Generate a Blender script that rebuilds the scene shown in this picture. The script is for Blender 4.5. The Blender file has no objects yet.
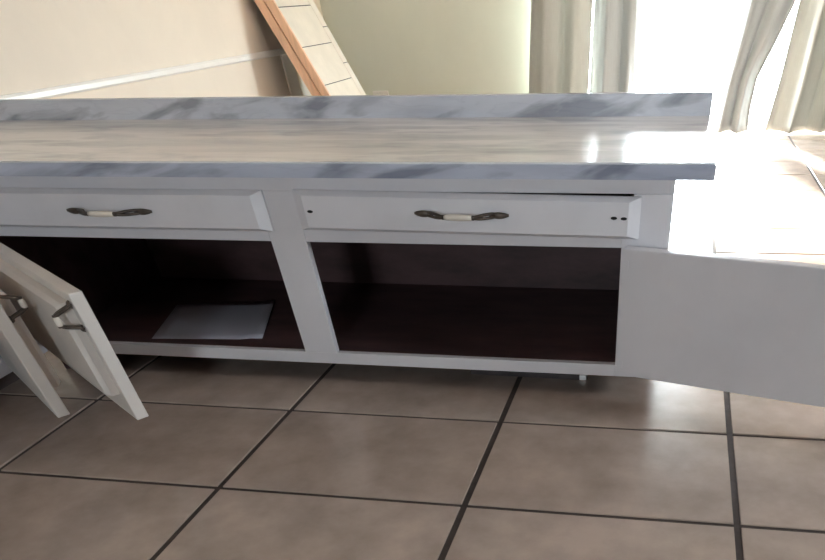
import bpy, bmesh, math, random
from mathutils import Vector, Matrix
random.seed(7)
S = bpy.context.scene
COL = S.collection

# ------------------------------------------------------------------ camera
PITCH, YAW, ROLL = 0.8283, -0.1789, 0.0332
FPX, PCX, PCY, W, H = 606.08, 551.95, 644.59, 825, 560
cp, sp, cy_, sy_ = math.cos(PITCH), math.sin(PITCH), math.cos(YAW), math.sin(YAW)
fw = Vector((sy_*cp, cy_*cp, -sp)); rt = Vector((cy_, -sy_, 0)); dn = fw.cross(rt)
c, s = math.cos(ROLL), math.sin(ROLL)
rt, dn = c*rt + s*dn, -s*rt + c*dn
cam_d = bpy.data.cameras.new('camera'); cam = bpy.data.objects.new('camera', cam_d); COL.objects.link(cam)
cam.matrix_world = Matrix(((rt.x, -dn.x, -fw.x, 1.4556), (rt.y, -dn.y, -fw.y, -2.4429), (rt.z, -dn.z, -fw.z, 1.1621), (0, 0, 0, 1)))
cam_d.sensor_fit = 'HORIZONTAL'; cam_d.sensor_width = 36; cam_d.lens = FPX/W*36
cam_d.shift_x = (W/2 - PCX)/W; cam_d.shift_y = (PCY - H/2)/W; cam_d.clip_start = 0.02
S.camera = cam

# ------------------------------------------------------------------ sky, daylight, exposure
SKY = 76.0
w = bpy.data.worlds.new('sky'); S.world = w; w.use_nodes = True
bg = w.node_tree.nodes['Background']; bg.inputs[0].default_value = (0.84, 0.92, 1.0, 1); bg.inputs[1].default_value = SKY
sun_d = bpy.data.lights.new('sun', 'SUN'); sun_d.energy = 85; sun_d.angle = math.radians(6); sun_d.color = (1, .97, .92)
sun = bpy.data.objects.new('sun', sun_d); COL.objects.link(sun)
sun.rotation_euler = Vector((0.2, -1, -0.42)).to_track_quat('-Z', 'Y').to_euler()   # shines in from the garden side
def portal(name, loc, sx, sz, face):
    d = bpy.data.lights.new(name, 'AREA'); d.shape = 'RECTANGLE'; d.size = sx; d.size_y = sz
    d.cycles.is_portal = True
    o = bpy.data.objects.new(name, d); COL.objects.link(o); o.location = loc
    o.rotation_euler = Vector(face).to_track_quat('-Z', 'Z').to_euler()
portal('window_portal', (1.82, 6.78, 1.02), 3.8, 2.05, (0, -1, 0))
portal('side_window_portal', (4.69, -.65, 1.575), 0.6, .85, (-1, 0, 0))
portal('small_window_portal', (0.85, -4.7, 1.28), .6, .5, (0, 1, 0))
S.view_settings.view_transform = 'Standard'; S.view_settings.look = 'None'
S.view_settings.exposure = 0.0; S.view_settings.gamma = 1; S.view_settings.use_curve_mapping = False
S.cycles.use_denoising = True
S.cycles.max_bounces = 12; S.cycles.diffuse_bounces = 8; S.cycles.sample_clamp_indirect = 8
S.cycles.caustics_reflective = False; S.cycles.caustics_refractive = False

# ------------------------------------------------------------------ materials
def mat(name, col, rough=.5, metal=0, var=0, scale=6, stretch=(1, 1, 1), bump=0, col2=None, spec=.5, rnd=0):
    m = bpy.data.materials.new(name); m.use_nodes = True; nt = m.node_tree; N, L = nt.nodes, nt.links
    b = N['Principled BSDF']; b.inputs['Roughness'].default_value = rough; b.inputs['Metallic'].default_value = metal
    b.inputs['Specular IOR Level'].default_value = spec
    b.inputs['Base Color'].default_value = (*col, 1)
    if var or col2 or bump:
        tc = N.new('ShaderNodeTexCoord'); mp = N.new('ShaderNodeMapping'); mp.inputs['Scale'].default_value = stretch
        L.new(tc.outputs['Object'], mp.inputs['Vector'])
        nz = N.new('ShaderNodeTexNoise'); nz.inputs['Scale'].default_value = scale; nz.inputs['Detail'].default_value = 6
        nz.inputs['Roughness'].default_value = .6
        vec = mp.outputs['Vector']
        if rnd:
            oi = N.new('ShaderNodeObjectInfo'); ad = N.new('ShaderNodeVectorMath'); ad.operation = 'MULTIPLY_ADD'
            ad.inputs[1].default_value = (40, 40, 40); L.new(oi.outputs['Random'], ad.inputs[0]); L.new(vec, ad.inputs[2]); vec = ad.outputs[0]
        L.new(vec, nz.inputs['Vector'])
        rp = N.new('ShaderNodeValToRGB'); L.new(nz.outputs['Fac'], rp.inputs['Fac'])
        k = var or .1
        a = col2 or tuple(max(0, x*(1-k)) for x in col); d = col if col2 else tuple(min(1, x*(1+k)) for x in col)
        rp.color_ramp.elements[0].position = .3; rp.color_ramp.elements[1].position = .7
        rp.color_ramp.elements[0].color = (*a, 1); rp.color_ramp.elements[1].color = (*d, 1)
        out = rp.outputs['Color']
        if rnd:
            hs = N.new('ShaderNodeHueSaturation'); mr = N.new('ShaderNodeMapRange')
            mr.inputs['To Min'].default_value = 1-rnd; mr.inputs['To Max'].default_value = 1+rnd
            L.new(oi.outputs['Random'], mr.inputs['Value']); L.new(mr.outputs[0], hs.inputs['Value']); L.new(out, hs.inputs['Color']); out = hs.outputs[0]
        L.new(out, b.inputs['Base Color'])
        if bump:
            bp = N.new('ShaderNodeBump'); bp.inputs['Strength'].default_value = bump; bp.inputs['Distance'].default_value = .01
            L.new(nz.outputs['Fac'], bp.inputs['Height']); L.new(bp.outputs[0], b.inputs['Normal'])
    return m

def marble_mat(name='marble_laminate', tint=(1, 1, 1), lift=1.0, vein=.72):
    def T(v): return tuple(a*b*lift for a, b in zip(v, tint)) + (1,)
    m = bpy.data.materials.new(name); m.use_nodes = True; nt = m.node_tree; N, L = nt.nodes, nt.links
    b = N['Principled BSDF']; b.inputs['Roughness'].default_value = .22
    tc = N.new('ShaderNodeTexCoord'); mp = N.new('ShaderNodeMapping'); mp.inputs['Scale'].default_value = (.55, 3.4, 3.2); mp.inputs['Rotation'].default_value = (0, .28, .05)
    L.new(tc.outputs['Object'], mp.inputs['Vector'])
    n1 = N.new('ShaderNodeTexNoise'); n1.inputs['Scale'].default_value = 2.2; n1.inputs['Detail'].default_value = 5; n1.inputs['Roughness'].default_value = .52; n1.inputs['Distortion'].default_value = .6
    L.new(mp.outputs[0], n1.inputs['Vector'])
    r1 = N.new('ShaderNodeValToRGB'); L.new(n1.outputs['Fac'], r1.inputs['Fac']); e = r1.color_ramp.elements
    e[0].position = .30; e[0].color = T((.60, .60, .63)); e[1].position = .56; e[1].color = T((.82, .815, .81))
    x = e.new(.42); x.color = T((.70, .70, .71)); x = e.new(.75); x.color = T((.91, .90, .89))
    n2 = N.new('ShaderNodeTexNoise'); n2.inputs['Scale'].default_value = 3.1; n2.inputs['Detail'].default_value = 3; n2.inputs['Distortion'].default_value = 1.6
    L.new(mp.outputs[0], n2.inputs['Vector'])
    r2 = N.new('ShaderNodeValToRGB'); L.new(n2.outputs['Fac'], r2.inputs['Fac']); e = r2.color_ramp.elements
    e[0].position = .475; e[0].color = (1, 1, 1, 1); e[1].position = .525; e[1].color = (1, 1, 1, 1); x = e.new(.5); x.color = (.93, .93, .94, 1)
    mx = N.new('ShaderNodeMix'); mx.data_type = 'RGBA'; mx.blend_type = 'MULTIPLY'; mx.inputs['Factor'].default_value = 1
    mp3 = N.new('ShaderNodeMapping'); mp3.inputs['Scale'].default_value = (1.5, 5.0, 7.5); mpr = N.new('ShaderNodeMapping'); mpr.inputs['Rotation'].default_value = (0, .20, .04); L.new(tc.outputs['Object'], mpr.inputs[0]); L.new(mpr.outputs[0], mp3.inputs[0])
    n3 = N.new('ShaderNodeTexNoise'); n3.inputs['Scale'].default_value = 1.6; n3.inputs['Detail'].default_value = 4; n3.inputs['Distortion'].default_value = .5; L.new(mp3.outputs[0], n3.inputs['Vector'])
    r3 = N.new('ShaderNodeValToRGB'); L.new(n3.outputs['Fac'], r3.inputs['Fac']); r3.color_ramp.elements[0].position = .36; r3.color_ramp.elements[0].color = (vein, vein*1.01, vein*1.06, 1); r3.color_ramp.elements[1].position = .50
    m3 = N.new('ShaderNodeMix'); m3.data_type = 'RGBA'; m3.blend_type = 'MULTIPLY'; m3.inputs['Factor'].default_value = 1
    L.new(r1.outputs[0], m3.inputs['A']); L.new(r3.outputs[0], m3.inputs['B']); L.new(m3.outputs['Result'], mx.inputs['A'])
    L.new(r2.outputs[0], mx.inputs['B']); L.new(mx.outputs['Result'], b.inputs['Base Color'])
    return m

def glass_mat():
    m = bpy.data.materials.new('clear_glass'); m.use_nodes = True; nt = m.node_tree; N, L = nt.nodes, nt.links
    N.remove(N['Principled BSDF']); t = N.new('ShaderNodeBsdfTransparent'); g = N.new('ShaderNodeBsdfGlossy'); g.inputs['Roughness'].default_value = .02
    t.inputs[0].default_value = (.96, .98, .97, 1)
    x = N.new('ShaderNodeMixShader'); x.inputs[0].default_value = .05
    L.new(t.outputs[0], x.inputs[1]); L.new(g.outputs[0], x.inputs[2]); L.new(x.outputs[0], N['Material Output'].inputs['Surface'])
    return m

def curtain_mat(name, col, tr):
    m = bpy.data.materials.new(name); m.use_nodes = True; nt = m.node_tree; N, L = nt.nodes, nt.links
    N.remove(N['Principled BSDF']); d = N.new('ShaderNodeBsdfDiffuse'); t = N.new('ShaderNodeBsdfTranslucent'); x = N.new('ShaderNodeMixShader')
    tc = N.new('ShaderNodeTexCoord'); mp = N.new('ShaderNodeMapping'); mp.inputs['Scale'].default_value = (60, 60, 4)
    nz = N.new('ShaderNodeTexNoise'); nz.inputs['Scale'].default_value = 3; rp = N.new('ShaderNodeValToRGB')
    rp.color_ramp.elements[0].color = (*[v*.9 for v in col], 1); rp.color_ramp.elements[1].color = (*[v*1.08 for v in col], 1)
    L.new(tc.outputs['Object'], mp.inputs[0]); L.new(mp.outputs[0], nz.inputs['Vector']); L.new(nz.outputs['Fac'], rp.inputs['Fac'])
    L.new(rp.outputs[0], d.inputs[0]); t.inputs[0].default_value = (*col, 1); x.inputs[0].default_value = tr
    L.new(d.outputs[0], x.inputs[1]); L.new(t.outputs[0], x.inputs[2]); L.new(x.outputs[0], N['Material Output'].inputs['Surface'])
    return m

M = {
 'white': mat('cabinet_white_paint', (.72, .70, .73), .42, var=.05, scale=3, bump=.02),
 'cream': mat('cabinet_paint_warm_lit', (.74, .685, .64), .42, var=.05, scale=3, bump=.02),  # left doors: warm light from the right is put into this paint colour
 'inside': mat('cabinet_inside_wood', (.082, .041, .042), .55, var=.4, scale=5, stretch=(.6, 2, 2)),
 'marble': marble_mat('marble_laminate', (.985, .99, 1.0), 1.09, .80), 'marble_up_shade': marble_mat('marble_upstand_shaded', (.88, .91, 1.0), .90, .50), 'marble_edge': marble_mat('marble_edge_band', (.80, .85, 1.0), .88, .52),  # upstand copy of the marble has its shade in the bluer, darker colour
 'tile': mat('floor_tile', (.42, .33, .28), .22, var=.20, scale=4.5, bump=.03, rnd=.05),
 'grout': mat('grout', (.06, .042, .036), .9, var=.2, scale=30),
 'wall_l': mat('beige_wall_paint', (.85, .76, .64), .8, var=.03, scale=2),
 'wall_b': mat('green_cream_wall_paint', (.75, .79, .69), .8, var=.03, scale=2),
 'ceil': mat('ceiling_paint', (.80, .78, .76), .9, var=.02),
 'wall_k': mat('taupe_wall_low_bounce', (.21, .20, .205), .8, var=.05),  # out-of-view walls, coloured dark to hold down bounce light on the cabinet fronts
 'trim': mat('trim_white_gloss', (.93, .91, .86), .3, var=.02),
 'bronze': mat('aged_bronze', (.10, .075, .06), .42, .5, var=.4, scale=40),
 'porcelain': mat('porcelain', (.80, .72, .63), .2, var=.04),
 'hole': mat('dark_hole', (.012, .010, .010), .9),
 'paper': mat('paper', (.42, .41, .47), .8, var=.04, scale=4),
 'wood': mat('orange_pine', (.90, .58, .39), .5, var=.10, scale=5, stretch=(8, 8, .6)),
 'ptile': mat('beige_ceramic', (.86, .78, .66), .35, var=.06, scale=5),
 'dark': mat('dark_strip', (.06, .045, .045), .5, var=.3, scale=12),
 'end_glint': mat('metal_end_white_glint', (.92, .90, .89), .25, .1, var=.05),  # near-white colour carries the bright reflection on the shiny strip end
 'plastic': mat('outlet_plastic', (.85, .84, .80), .35, var=.02),
 'glass': glass_mat(),
 'curtain': curtain_mat('curtain_grey_green', (.46, .465, .43), .11),
 'curtain_d': curtain_mat('curtain_grey_blue', (.39, .41, .405), .10),
 'concrete': mat('patio_concrete', (.72, .70, .66), .9, var=.08, scale=2),
 'toe': mat('toe_board_brown', (.08, .055, .05), .7, var=.2),
}

# ------------------------------------------------------------------ helpers
def obj(name, bm, m, parent=None, loc=None, smooth=False):
    me = bpy.data.meshes.new(name); bmesh.ops.recalc_face_normals(bm, faces=bm.faces[:]); bm.to_mesh(me); bm.free(); me.materials.append(m)
    if smooth:
        for p in me.polygons: p.use_smooth = True
    o = bpy.data.objects.new(name, me); COL.objects.link(o)
    if parent: o.parent = parent
    if loc: o.location = loc
    return o
def tag(o, label, cat, group=None):
    o['label'] = label; o['category'] = cat
    if group: o['group'] = group
    return o
def struct(o, label=None, cat=None):
    o['kind'] = 'structure'
    if label: o['label'] = label
    if cat: o['category'] = cat
    return o
def empty(name, loc=(0, 0, 0), rz=0, parent=None):
    o = bpy.data.objects.new(name, None); COL.objects.link(o); o.location = loc; o.rotation_euler.z = rz; o.empty_display_size = .1
    if parent: o.parent = parent
    return o
def addbox(bm, a, b):
    vs = [bm.verts.new((x, y, z)) for x in (a[0], b[0]) for y in (a[1], b[1]) for z in (a[2], b[2])]
    for f in ((0, 1, 3, 2), (4, 6, 7, 5), (0, 4, 5, 1), (2, 3, 7, 6), (0, 2, 6, 4), (1, 5, 7, 3)): bm.faces.new([vs[i] for i in f])
def bev(bm, r, seg=2):
    if r: bmesh.ops.bevel(bm, geom=bm.edges[:], offset=r, segments=seg, profile=.5, affect='EDGES', clamp_overlap=True)
def box(a, b, r=0, seg=2):
    bm = bmesh.new(); addbox(bm, a, b); bmesh.ops.recalc_face_normals(bm, faces=bm.faces[:]); bev(bm, r, seg); return bm
def boxes(*bs):
    bm = bmesh.new()
    for a, b in bs: addbox(bm, a, b)
    return bm
def prism(pts, axis, lo, hi, r=0):
    """polygon pts (2D) extruded along axis: 'y' -> pts are (x,z); 'z' -> (x,y); 'x' -> (y,z)"""
    def P(p, t): return (p[0], t, p[1]) if axis == 'y' else (p[0], p[1], t) if axis == 'z' else (t, p[0], p[1])
    bm = bmesh.new(); n = len(pts)
    A = [bm.verts.new(P(p, lo)) for p in pts]; B = [bm.verts.new(P(p, hi)) for p in pts]
    bm.faces.new(A); bm.faces.new(B[::-1])
    for i in range(n): bm.faces.new((A[i], B[i], B[(i+1) % n], A[(i+1) % n]))
    bmesh.ops.recalc_face_normals(bm, faces=bm.faces[:]); bev(bm, r); return bm
def tube(bm, path, rads, seg=12, flat=1.0, up=Vector((0, 0, 1))):
    """tube through path with a radius per point; flat scales the section across `up`"""
    path = [Vector(p) for p in path]; rings = []
    for i, p in enumerate(path):
        t = (path[min(i+1, len(path)-1)] - path[max(i-1, 0)]).normalized()
        u = up - t*up.dot(t); u.normalize(); v = t.cross(u)
        rings.append([bm.verts.new(p + u*math.cos(a)*rads[i] + v*math.sin(a)*rads[i]*flat) for a in (2*math.pi*k/seg for k in range(seg))])
    for a, b in zip(rings, rings[1:]):
        for k in range(seg): bm.faces.new((a[k], a[(k+1) % seg], b[(k+1) % seg], b[k]))
    bm.faces.new(rings[0][::-1]); bm.faces.new(rings[-1])
def field_panel(x0, x1, z0, z1, yb, yf, inx, inz, lip):
    """bevelled front: outline at yb..yb-lip, then a chamfer to the field at yf (yf < yb faces -y)"""
    bm = bmesh.new()
    def ring(y, ix, iz): return [bm.verts.new(p) for p in ((x0+ix, y, z0+iz), (x1-ix, y, z0+iz), (x1-ix, y, z1-iz), (x0+ix, y, z1-iz))]
    sgn = -1 if yf < yb else 1
    R = [ring(yb, 0, 0), ring(yb+sgn*lip, 0, 0), ring(yf, inx, inz)]
    bm.faces.new(R[0][::-1])
    for a, b in zip(R, R[1:]):
        for k in range(4): bm.faces.new((a[k], a[(k+1) % 4], b[(k+1) % 4], b[k]))
    bm.faces.new(R[2]); return bm

# ------------------------------------------------------------------ room shell
XL, XR, YF, YB, ZC = -2.5, 4.6, -4.6, 6.62, 2.35
fl = struct(obj('floor', box((XL, YF, -.06), (XR, YB, -.005)), M['grout']), 'beige ceramic tile floor with dark grout joints', 'floor')
G0, TX, R0, TY = -.888, .8844, -.2413, .5717
GX, GY = .011, .009
tile_full = None
for i in range(-2, 7):
    for j in range(-8, 12):
        x0, x1, y0, y1 = G0+i*TX+GX, G0+(i+1)*TX-GX, R0+j*TY+GY, R0+(j+1)*TY-GY
        full = x0 > XL and x1 < XR and y0 > YF and y1 < YB
        x0, x1, y0, y1 = max(x0, XL+.002), min(x1, XR-.002), max(y0, YF+.002), min(y1, YB-.002)
        if x1-x0 < .02 or y1-y0 < .02: continue
        cx, cyy = (x0+x1)/2, (y0+y1)/2
        if full and tile_full:
            o = bpy.data.objects.new('tile', tile_full); COL.objects.link(o); o.parent = fl
        else:
            hx, hy = (x1-x0)/2, (y1-y0)/2
            bm = bmesh.new(); rr = [[bm.verts.new((sx*(hx-d), sy*(hy-d), z)) for sx, sy in ((-1, -1), (1, -1), (1, 1), (-1, 1))] for d, z in ((0, -.012), (0, -.002), (.002, 0))]
            for a, b in zip(rr, rr[1:]):
                for k in range(4): bm.faces.new((a[k], a[(k+1) % 4], b[(k+1) % 4], b[k]))
            bm.faces.new(rr[2])
            o = obj('tile', bm, M['tile'], fl)
            if full: tile_full = o.data
        o.location = (cx, cyy, random.uniform(-.0006, .0006))

struct(obj('ceiling', box((XL, YF, ZC), (XR, YB, ZC+.1)), M['ceil']), 'plain white ceiling', 'ceiling')
struct(obj('wall_left', box((XL-.12, YF, -.06), (XL, YB, ZC)), M['wall_l']), 'beige painted wall with white chair rail', 'wall')
RY0, RY1, RZ0, RZ1 = -.95, -.35, 1.15, 2.0
struct(obj('wall_right', boxes(((XR, YF, -.06), (XR+.12, RY0, ZC)), ((XR, RY1, -.06), (XR+.12, YB, ZC)), ((XR, RY0, -.06), (XR+.12, RY1, RZ0)), ((XR, RY0, RZ1), (XR+.12, RY1, ZC))), M['wall_k']), 'taupe painted side wall with a window', 'wall')
WX0, WX1, WZ1 = -.08, 3.72, 2.04
struct(obj('wall_back', boxes(((XL, YB, -.06), (WX0, YB+.14, ZC)), ((WX1, YB, -.06), (XR, YB+.14, ZC)), ((WX0, YB, WZ1), (WX1, YB+.14, ZC))), M['wall_b']), 'pale green cream wall around the bright patio window', 'wall')
HX0, HX1, HZ0, HZ1 = .55, 1.15, 1.03, 1.53
struct(obj('wall_front', boxes(((XL, YF-.12, -.06), (HX0, YF, ZC)), ((HX1, YF-.12, -.06), (XR, YF, ZC)), ((HX0, YF-.12, -.06), (HX1, YF, HZ0)), ((HX0, YF-.12, HZ1), (HX1, YF, ZC))), M['wall_k']), 'taupe wall behind the viewer', 'wall')
# chair rail and vertical strip on the left wall
struct(obj('trim_1', prism([(XL, .745), (XL+.012, .745), (XL+.022, .755), (XL+.022, .778), (XL+.014, .79), (XL, .79)], 'y', YF, YB-.001, 0), M['trim']), 'white chair rail running along the beige wall', 'trim')
struct(obj('trim_2', box((XL, 5.40, 0), (XL+.018, 5.62, .745), .004), M['trim']), 'white upright trim strip under the chair rail', 'trim')
# patio window
win = struct(empty('window_1', (0, YB+.07, 0)), 'bright tall patio window between grey curtains', 'window')
def frame_bars(x0, x1, z0, z1, t, y0, y1):
    return boxes(((x0, y0, z0), (x0+t, y1, z1)), ((x1-t, y0, z0), (x1, y1, z1)), ((x0+t, y0, z0), (x1-t, y1, z0+t)), ((x0+t, y0, z1-t), (x1-t, y1, z1)))
obj('window_frame', frame_bars(WX0, WX1, -.02, WZ1, .05, -.06, .06), M['trim'], win)
MX = 2.16
for a, b, y in ((WX0+.05, MX+.03, -.025), (MX-.03, WX1-.05, .02)):
    sa = obj('sash', frame_bars(a, b, .03, WZ1-.05, .045, y-.015, y+.015), M['trim'], win)
    obj('pane', box((a+.045, y-.003, .075), (b-.045, y+.003, WZ1-.095)), M['glass'], win)
win2 = struct(empty('window_2', (XR+.06, 0, 0), math.radians(90)), 'window in the side wall right of the picture', 'window')
obj('window_frame', frame_bars(RY0, RY1, RZ0, RZ1, .05, -.05, .05), M['trim'], win2)
obj('pane', box((RY0+.05, -.003, RZ0+.05), (RY1-.05, .003, RZ1-.05)), M['glass'], win2)
win3 = struct(empty('window_3', (0, YF-.06, 0)), 'small window behind the viewer', 'window')
obj('window_frame', frame_bars(HX0, HX1, HZ0, HZ1, .02, -.05, .05), M['trim'], win3)
obj('pane', box((HX0+.02, -.003, HZ0+.02), (HX1-.02, .003, HZ1-.02)), M['glass'], win3)
struct(obj('ground', box((-25, -25, -.3), (25, 30, -.07)), M['concrete']), 'pale concrete patio outside the window', 'ground')

# ------------------------------------------------------------------ pulls
def pull(parent, x0, x1, z0, z1, yface, proud, rz=0, thick=.011, horizontal=True):
    """bail pull with two leaf-shaped feet, bronze arms and a porcelain grip, from (x0,z0) to (x1,z1) on the face y = yface, proud towards -y"""
    A, B = Vector((x0, yface, z0)), Vector((x1, yface, z1)); d = B - A; Ln = d.length; d.normalize()
    up = Vector((0, -1, 0)); side = d.cross(up)
    for E, sg in ((A, 1), (B, -1)):
        bm = bmesh.new(); fl_ = Ln*.21                                             # leaf foot
        n = 9
        pth = [E + d*sg*fl_*k/(n-1) + up*(.003+.006*math.sin(math.pi*k/(n-1))) for k in range(n)]
        rd = [thick*.68*(.25 + 1.05*math.sin(math.pi*(k+.35)/(n-.2))**.8) for k in range(n)]
        tube(bm, pth, [r*.45 for r in rd], 10, 2.2, up)
        for off in (-.35, .35):                                   # two prongs rising to the grip
            pp = []; rr = []
            for k in range(8):
                t = k/7
                pp.append(E + d*sg*(fl_*.45 + (Ln*.36-fl_*.45)*t) + up*(.004 + (proud-.004)*(t*t*(3-2*t))) + side*off*thick*math.sin(math.pi*(t*.8+.2))*1.4)
                rr.append(thick*.33*(1+.35*t))
            tube(bm, pp, rr, 8, 1, up)
        e0 = E + d*sg*Ln*.345 + up*proud; tube(bm, [e0 - d*sg*.004, e0 + d*sg*.012], [thick*.62]*2, 12, 1, up)
        obj('pull_bracket', bm, M['bronze'], parent, smooth=True)['label'] = 'aged bronze pull bracket'
    c0, c1 = A + d*Ln*.345 + up*proud, A + d*Ln*.655 + up*proud
    bm = bmesh.new(); n = 9
    tube(bm, [c0 + (c1-c0)*(.03+.94*k/(n-1)) for k in range(n)], [thick*(.62+.22*math.sin(math.pi*k/(n-1))**.6) for k in range(n)], 16, 1, up)
    obj('pull_grip', bm, M['porcelain'], parent, smooth=True)['label'] = 'cream porcelain grip'

DT = .021
def door(parent, hinge, width, z0, z1, ang, pull_at=None, flip=False, paint='white', panel_in=(.10, .045, .045, .020), name='door'):
    """door hinged at `hinge` (x,y); local x runs from hinge to latch, the outer face looks to local -y (or +y when flip)"""
    e = obj(name, box((0, -DT, z0), (width, DT, z1), .004), M[paint], parent); e.location = (hinge[0], hinge[1], 0); e.rotation_euler.z = ang
    sg = 1 if flip else -1
    px, pz, pt, pr = panel_in
    obj('raised_panel', field_panel(px, width-px, z0+pz, z1-pt, sg*(DT-.0002), sg*(DT+pr), .010, .010, pr*.6), M[paint], e)
    if pull_at:
        x, za, zb = pull_at
        if flip:
            # mirrored: build on -y then turn about the pull's own upright axis
            h = bpy.data.objects.new('x', None)
        n0 = len(bpy.data.objects)
        before = set(bpy.data.objects)
        pull(e, x, x, zb, za, -DT, .06, thick=.013)
        if flip:
            bpy.data.objects.remove(h)
            for o in set(bpy.data.objects) - before:
                if o.type == 'MESH':
                    for v in o.data.vertices: v.co.y = -v.co.y
                    o.data.flip_normals()
    return e

# ------------------------------------------------------------------ main base cabinet
ZT, ZO, ZB, ZR, ZM = .738, .5363, .1369, .092, .585
main = tag(empty('base_cabinet', (0, 0, 0)), 'long white base cabinet with two drawers and open doors under the marble counter', 'cabinet')
S1, S2, S3, S4, SL = 0, .1407, 1.3046, 1.4675, -1.25
FB = .028
def part(n, a, b, m='white', p=main, r=.0025): return obj(n, box(a, b, r), M[m], p)
part('top_rail', (SL, 0, .690), (S4, FB, ZT))
part('middle_rail', (SL, 0, ZO), (S1, FB, ZM)); part('middle_rail', (S2, 0, ZO), (S3, FB, ZM))
part('bottom_rail', (SL, 0, ZR), (S3, FB, ZB))
obj('stile', prism([(S1, ZB), (S2, ZB), (S2, ZM), (S2+.03, ZM), (S2+.03, .690), (S1-.02, .690), (S1-.02, ZM), (S1, ZM)], 'y', 0, FB, .002), M['white'], main)
obj('stile', prism([(S3, ZR), (S4, ZR), (S4, .690), (1.337, .690), (1.337, ZM), (S3, ZM)], 'y', 0, FB, .002), M['white'], main)
part('stile', (SL, 0, ZB), (SL+.05, FB, .690))
part('side_panel', (S4-.02, FB, ZR), (S4, .90, ZT))
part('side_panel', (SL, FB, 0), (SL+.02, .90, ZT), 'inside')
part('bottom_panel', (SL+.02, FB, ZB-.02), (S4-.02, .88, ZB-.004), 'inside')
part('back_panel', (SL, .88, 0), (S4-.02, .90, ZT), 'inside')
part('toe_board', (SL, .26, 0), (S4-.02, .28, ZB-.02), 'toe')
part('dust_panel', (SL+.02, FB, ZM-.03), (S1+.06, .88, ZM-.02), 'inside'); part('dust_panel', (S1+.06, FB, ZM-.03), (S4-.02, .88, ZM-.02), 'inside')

def drawer(x0, x1, z0, z1, tilt, px0, px1, pz, holes):
    cx, cz = (x0+x1)/2, (z0+z1)/2
    d = obj('drawer', field_panel(x0-cx, x1-cx, z0-cz, z1-cz, -.001, -.032, .038, .012, .010), M['white'], main, (cx, 0, cz)); d.rotation_euler.y = tilt
    d['label'] = 'white drawer with bevelled front'
    a, b = x0+.06-cx, x1-.06-cx; t = .012; lo, hi = .600-cz, .668-cz
    obj('drawer_box', boxes(((a, 0, lo), (a+t, .6, hi)), ((b-t, 0, lo), (b, .6, hi)), ((a+t, .588, lo), (b-t, .6, hi)), ((a+t, 0, lo), (b-t, .588, lo+.008)), ((a+t, 0, lo+.008), (b-t, .012, hi))), M['inside'], d)
    pull(d, px0-cx, px1-cx, pz-cz, pz-cz, -.032, .048, thick=.0115)
    for hx, hz in holes:
        bm = bmesh.new(); tube(bm, [(hx-cx, -.0325, hz-cz), (hx-cx, -.031, hz-cz)], [.0045]*2, 12, 2.4, Vector((0, 0, 1)))
        obj('screw_hole', bm, M['hole'], d)
drawer(-1.222, .028, .570, .693, 0, -.762, -.413, .632, ())
drawer(.145, 1.362, .572, .690, math.radians(.55), .588, .921, .636, ((.203, .632), (1.277, .635), (1.310, .634)))

dA = door(main, (-1.213, -.026), 1.055, .136, .548, math.radians(-34.3), (1.035, .435, .527), panel_in=(.045, .085, .03, .040), paint='cream')
dA['label'] = 'half open white door with raised panel and upright pull'
dC = door(main, (1.316, -.030), 1.22, .122, .548, math.radians(-14.5))
# the right door is swung right round: its raised panel looks away from the room
for o in dC.children:
    for v in o.data.vertices: v.co.y = -v.co.y
    o.data.flip_normals()
dC['label'] = 'white door swung wide open showing its flat inside'
for z in (.50, .165):
    hg = obj('hinge', box((0, -DT-.003, z-.014), (.026, -DT+.0005, z+.014), .001), M['white'], dC)
    bm = bmesh.new(); tube(bm, [(-.002, -DT-.002, z-.012), (-.002, -DT-.002, z+.012)], [.0035]*2, 10); obj('hinge_pin', bm, M['bronze'], dC)

# ------------------------------------------------------------------ corner cabinet on the left
lef = tag(empty('base_cabinet', (0, 0, 0)), 'white corner base cabinet at the left edge with its door ajar', 'cabinet')
LY0 = -1.02
def lpart(n, a, b, m='white'): return obj(n, box(a, b, .0025), M[m], lef)
lpart('top_rail', (SL-FB, LY0, .690), (SL, -.002, ZT)); lpart('bottom_rail', (SL-FB, LY0, ZR), (SL, -.002, ZB))
lpart('stile', (SL-FB, -.24, ZB), (SL, -.002, .690)); lpart('stile', (SL-FB, LY0, ZB), (SL, LY0+.10, .690)); lpart('middle_rail', (SL-FB, LY0+.10, ZO), (SL, -.24, .690))
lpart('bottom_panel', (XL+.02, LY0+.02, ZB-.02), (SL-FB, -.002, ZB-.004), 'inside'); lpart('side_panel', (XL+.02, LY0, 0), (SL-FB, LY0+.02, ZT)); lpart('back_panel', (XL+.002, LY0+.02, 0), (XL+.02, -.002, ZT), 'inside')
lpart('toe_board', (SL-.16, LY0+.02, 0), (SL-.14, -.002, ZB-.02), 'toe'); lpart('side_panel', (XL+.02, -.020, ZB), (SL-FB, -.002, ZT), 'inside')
dB = door(lef, (SL+.026, -.22), .675, .122, .548, math.radians(-35.7), (.653, .435, .527), flip=True, panel_in=(.045, .085, .03, .036), paint='cream')

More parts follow.
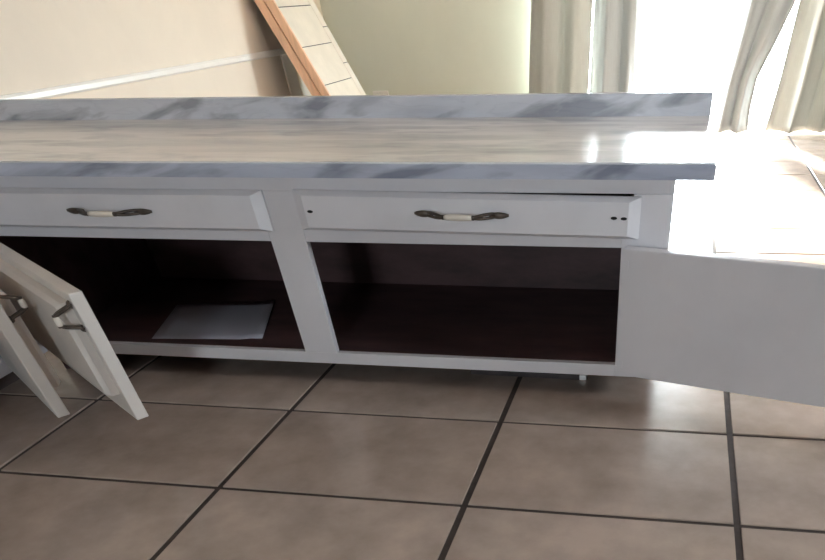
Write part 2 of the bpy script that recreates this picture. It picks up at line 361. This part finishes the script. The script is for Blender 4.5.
# ------------------------------------------------------------------ worktop
ct = tag(empty('countertop', (0, 0, 0)), 'grey white marble pattern countertop with low upstand on white cabinets', 'countertop')
CF, CB, CXR, CZ0, CZ1 = -.0535, .9107, 1.586, .7384, .7797
Lp = [(XL+.001, LY0-.03), (SL+.05, LY0-.03), (SL+.05, CF), (CXR, CF), (CXR, CB+.03), (XL+.001, CB+.03)]
bm = prism(Lp, 'z', CZ0, CZ1); bmesh.ops.bevel(bm, geom=[e for e in bm.edges if all(v.co.z > CZ1-.001 for v in e.verts)], offset=.004, segments=2, affect='EDGES')
obj('slab', bm, M['marble'], ct)
eb = obj('edge_band', prism([(CF-.003, CZ0-.001), (CF, CZ0-.001), (CF, CZ1-.004), (CF-.003, CZ1-.004)], 'x', SL+.05, CXR), M['marble_edge'], ct)
eb['label'] = 'blue grey marbled front edge'
obj('edge_band', prism([(SL+.05, CZ0-.001), (SL+.053, CZ0-.001), (SL+.053, CZ1-.004), (SL+.05, CZ1-.004)], 'y', LY0-.03, CF-.003), M['marble_edge'], ct)
obj('upstand', box((XL+.001, CB, CZ1-.002), (CXR, CB+.03, .852), .003), M['marble_up_shade'], ct)

# ------------------------------------------------------------------ paper and loose strip
bm = bmesh.new(); nx, ny = 10, 8
cs = [Vector(p) for p in ((-.764, .075, 0), (-.254, .115, 0), (-.418, .57, 0), (-.887, .474, 0))]
g = [[None]*(ny+1) for _ in range(nx+1)]
for i in range(nx+1):
    for j in range(ny+1):
        u, v = i/nx, j/ny; p = (cs[0]*(1-u)+cs[1]*u)*(1-v) + (cs[3]*(1-u)+cs[2]*u)*v
        g[i][j] = bm.verts.new((p.x, p.y, .1335 + .006*abs(math.sin(u*3.1+.4))*v + .004*(u > .85)))
for i in range(nx):
    for j in range(ny): bm.faces.new((g[i][j], g[i+1][j], g[i+1][j+1], g[i][j+1]))
po = obj('paper_sheet', bm, M['paper'], smooth=True); md = po.modifiers.new('thickness', 'SOLIDIFY'); md.thickness = .0015; md.offset = 1
tag(po, 'pale sheet of paper lying inside the dark left cabinet compartment', 'paper')
st = tag(empty('loose_strip', (.96, .19, 0), math.radians(-1)), 'dark loose strip with bare shiny end on floor under cabinet', 'strip')
obj('strip_body', prism([(-.03, 0), (.03, 0), (.03, .022), (-.012, .028), (-.03, .018)], 'x', -.30, .185, .002), M['dark'], st)
obj('strip_end', prism([(-.031, 0), (.031, 0), (.031, .023), (-.012, .029), (-.031, .019)], 'x', .185, .215, .003), M['end_glint'], st)['label'] = 'bare shiny end with its reflection painted white'

# ------------------------------------------------------------------ panel leaning on the left wall
lp = tag(empty('leaning_panel', (-1.82, 5.0, 0)), 'tile faced panel with orange wood edge leaning against the beige wall', 'panel')
K = .532                                                # how far it leans per metre of height
def lx(z, off=0): return -1.82 - K*z + off
Z1 = 1.27; TH = .178; DEP = .82
def slab(o0, o1, y0, y1, z0, z1, r=0):
    return prism([(lx(z0, o0)+1.82, z0), (lx(z0, o1)+1.82, z0), (lx(z1, o1)+1.82, z1), (lx(z1, o0)+1.82, z1)], 'y', y0-5.0, y1-5.0, r)
obj('core', slab(.01, TH-.010, 5.02, 5.02+DEP, 0.0, Z1-.01), M['dark'], lp)
obj('wood_edge', slab(0, TH*.48, 5.0, 5.03, 0, Z1, .003), M['wood'], lp)
obj('wood_edge', slab(TH*.54, TH+.003, 5.0, 5.03, 0, Z1, .003), M['wood'], lp)
ZG = [.805+.0, ]
step = .262
z = .815 - 3*step - .02
def row(y0, y1, zs):
    for a, b in zip(zs, zs[1:]):
        a_, b_ = max(a+.003, .002), min(b-.003, Z1-.01)
        if b_-a_ > .03: obj('tile', slab(TH-.013, TH, y0, y1, a_, b_, .0015), M['ptile'], lp)
zs = [.812+step*k for k in range(-4, 4)]
row(5.032, 5.032+DEP-.13, zs)
row(5.038+DEP-.13, 5.02+DEP, [q+step*.42 for q in [zs[0]-step]+zs])

# ------------------------------------------------------------------ outlet on the back wall
ou = tag(empty('wall_outlet', (-1.987, YB, .318)), 'small white wall outlet low on the green cream wall', 'outlet')
obj('cover_plate', box((-.095, -.014, -.05), (.095, 0, .05), .006), M['plastic'], ou)
for sx in (-.04, .04):
    sk = obj('socket', box((sx-.028, -.018, -.022), (sx+.028, -.013, .022), .004), M['plastic'], ou)
    obj('slot', boxes(((sx-.012, -.0186, -.008), (sx-.008, -.0175, .008)), ((sx+.008, -.0186, -.008), (sx+.012, -.0175, .008))), M['hole'], sk)

# ------------------------------------------------------------------ curtains
ZTOP = 2.14
def curtain(name, label, left, right, y0, folds, amp, m, ph=0.0, thick=.006):
    """left / right: lists of (z, x) edges, interpolated up the drop"""
    def at(tb, z):
        tb = sorted(tb)
        if z <= tb[0][0]: return tb[0][1]
        for (a, xa), (b, xb) in zip(tb, tb[1:]):
            if z <= b:
                t = (z-a)/(b-a); return xa + (xb-xa)*t
        return tb[-1][1]
    bm = bmesh.new(); nu, nv = folds*14, 40; gr = []
    for j in range(nv+1):
        z = .015 + (ZTOP-.015)*j/nv; xl, xr = at(left, z), at(right, z); rw = []
        for i in range(nu+1):
            u = i/nu; f = u*folds*2*math.pi + ph
            a = amp*(1-.25*j/nv)*(1+.35*math.sin(u*9+ph))
            rw.append(bm.verts.new((xl+(xr-xl)*(u + .012*math.sin(2*f)), y0 + a*math.sin(f) + .25*a*math.sin(2.3*f+z*1.5) - .02*(1-z/ZTOP)*math.sin(u*5+ph), z + .006*math.sin(f)*(j == 0))))
        gr.append(rw)
    for a, b in zip(gr, gr[1:]):
        for i in range(nu): bm.faces.new((a[i], a[i+1], b[i+1], b[i]))
    o = obj(name, bm, m, smooth=True); md = o.modifiers.new('thickness', 'SOLIDIFY'); md.thickness = thick
    return tag(o, label, 'curtain', 'curtains on the patio window')
CY = 6.44
curtain('curtain', 'leftmost tan grey curtain drop hanging beside the plain green cream wall', [(0, -.23), (.34, -.216), (1.055, -.158), (2.1, -.12)], [(0, .42), (.34, .442), (1.04, .478), (2.1, .50)], CY, 2, .06, M['curtain'], 1.2)
curtain('curtain', 'darker grey curtain drop on the left side of the bright window gap', [(0, .43), (.34, .453), (1.04, .488), (2.1, .51)], [(0, .98), (.34, .975), (1.03, .975), (2.1, .97)], CY+.05, 2, .055, M['curtain_d'], .4)
curtain('curtain', 'flared grey curtain drop on the right side of the bright window gap', [(0, 1.84), (.3, 1.885), (.6, 1.93), (1.01, 1.985), (2.1, 2.05)], [(0, 2.225), (.2, 2.22), (.45, 2.24), (.7, 2.36), (1.0, 2.49), (2.1, 2.58)], CY, 2, .055, M['curtain_d'], 2.2)
curtain('curtain', 'grey green curtain drop at the right edge of the picture', [(0, 2.405), (.45, 2.47), (1.0, 2.515), (2.1, 2.60)], [(0, 3.75), (2.1, 3.75)], CY+.03, 4, .055, M['curtain'], 0)
bm = bmesh.new(); tube(bm, [(-.5, CY+.02, ZTOP+.022), (4.0, CY+.02, ZTOP+.022)], [.014]*2, 14)
rod = tag(empty('curtain_rod', (0, 0, 0)), 'dark curtain rod above the patio window', 'curtain rod')
obj('rod', bm, M['bronze'], rod)
for x in (-.4, 3.9): obj('bracket', box((x-.012, CY+.02, ZTOP+.012), (x+.012, YB, ZTOP+.032), .003), M['bronze'], rod)
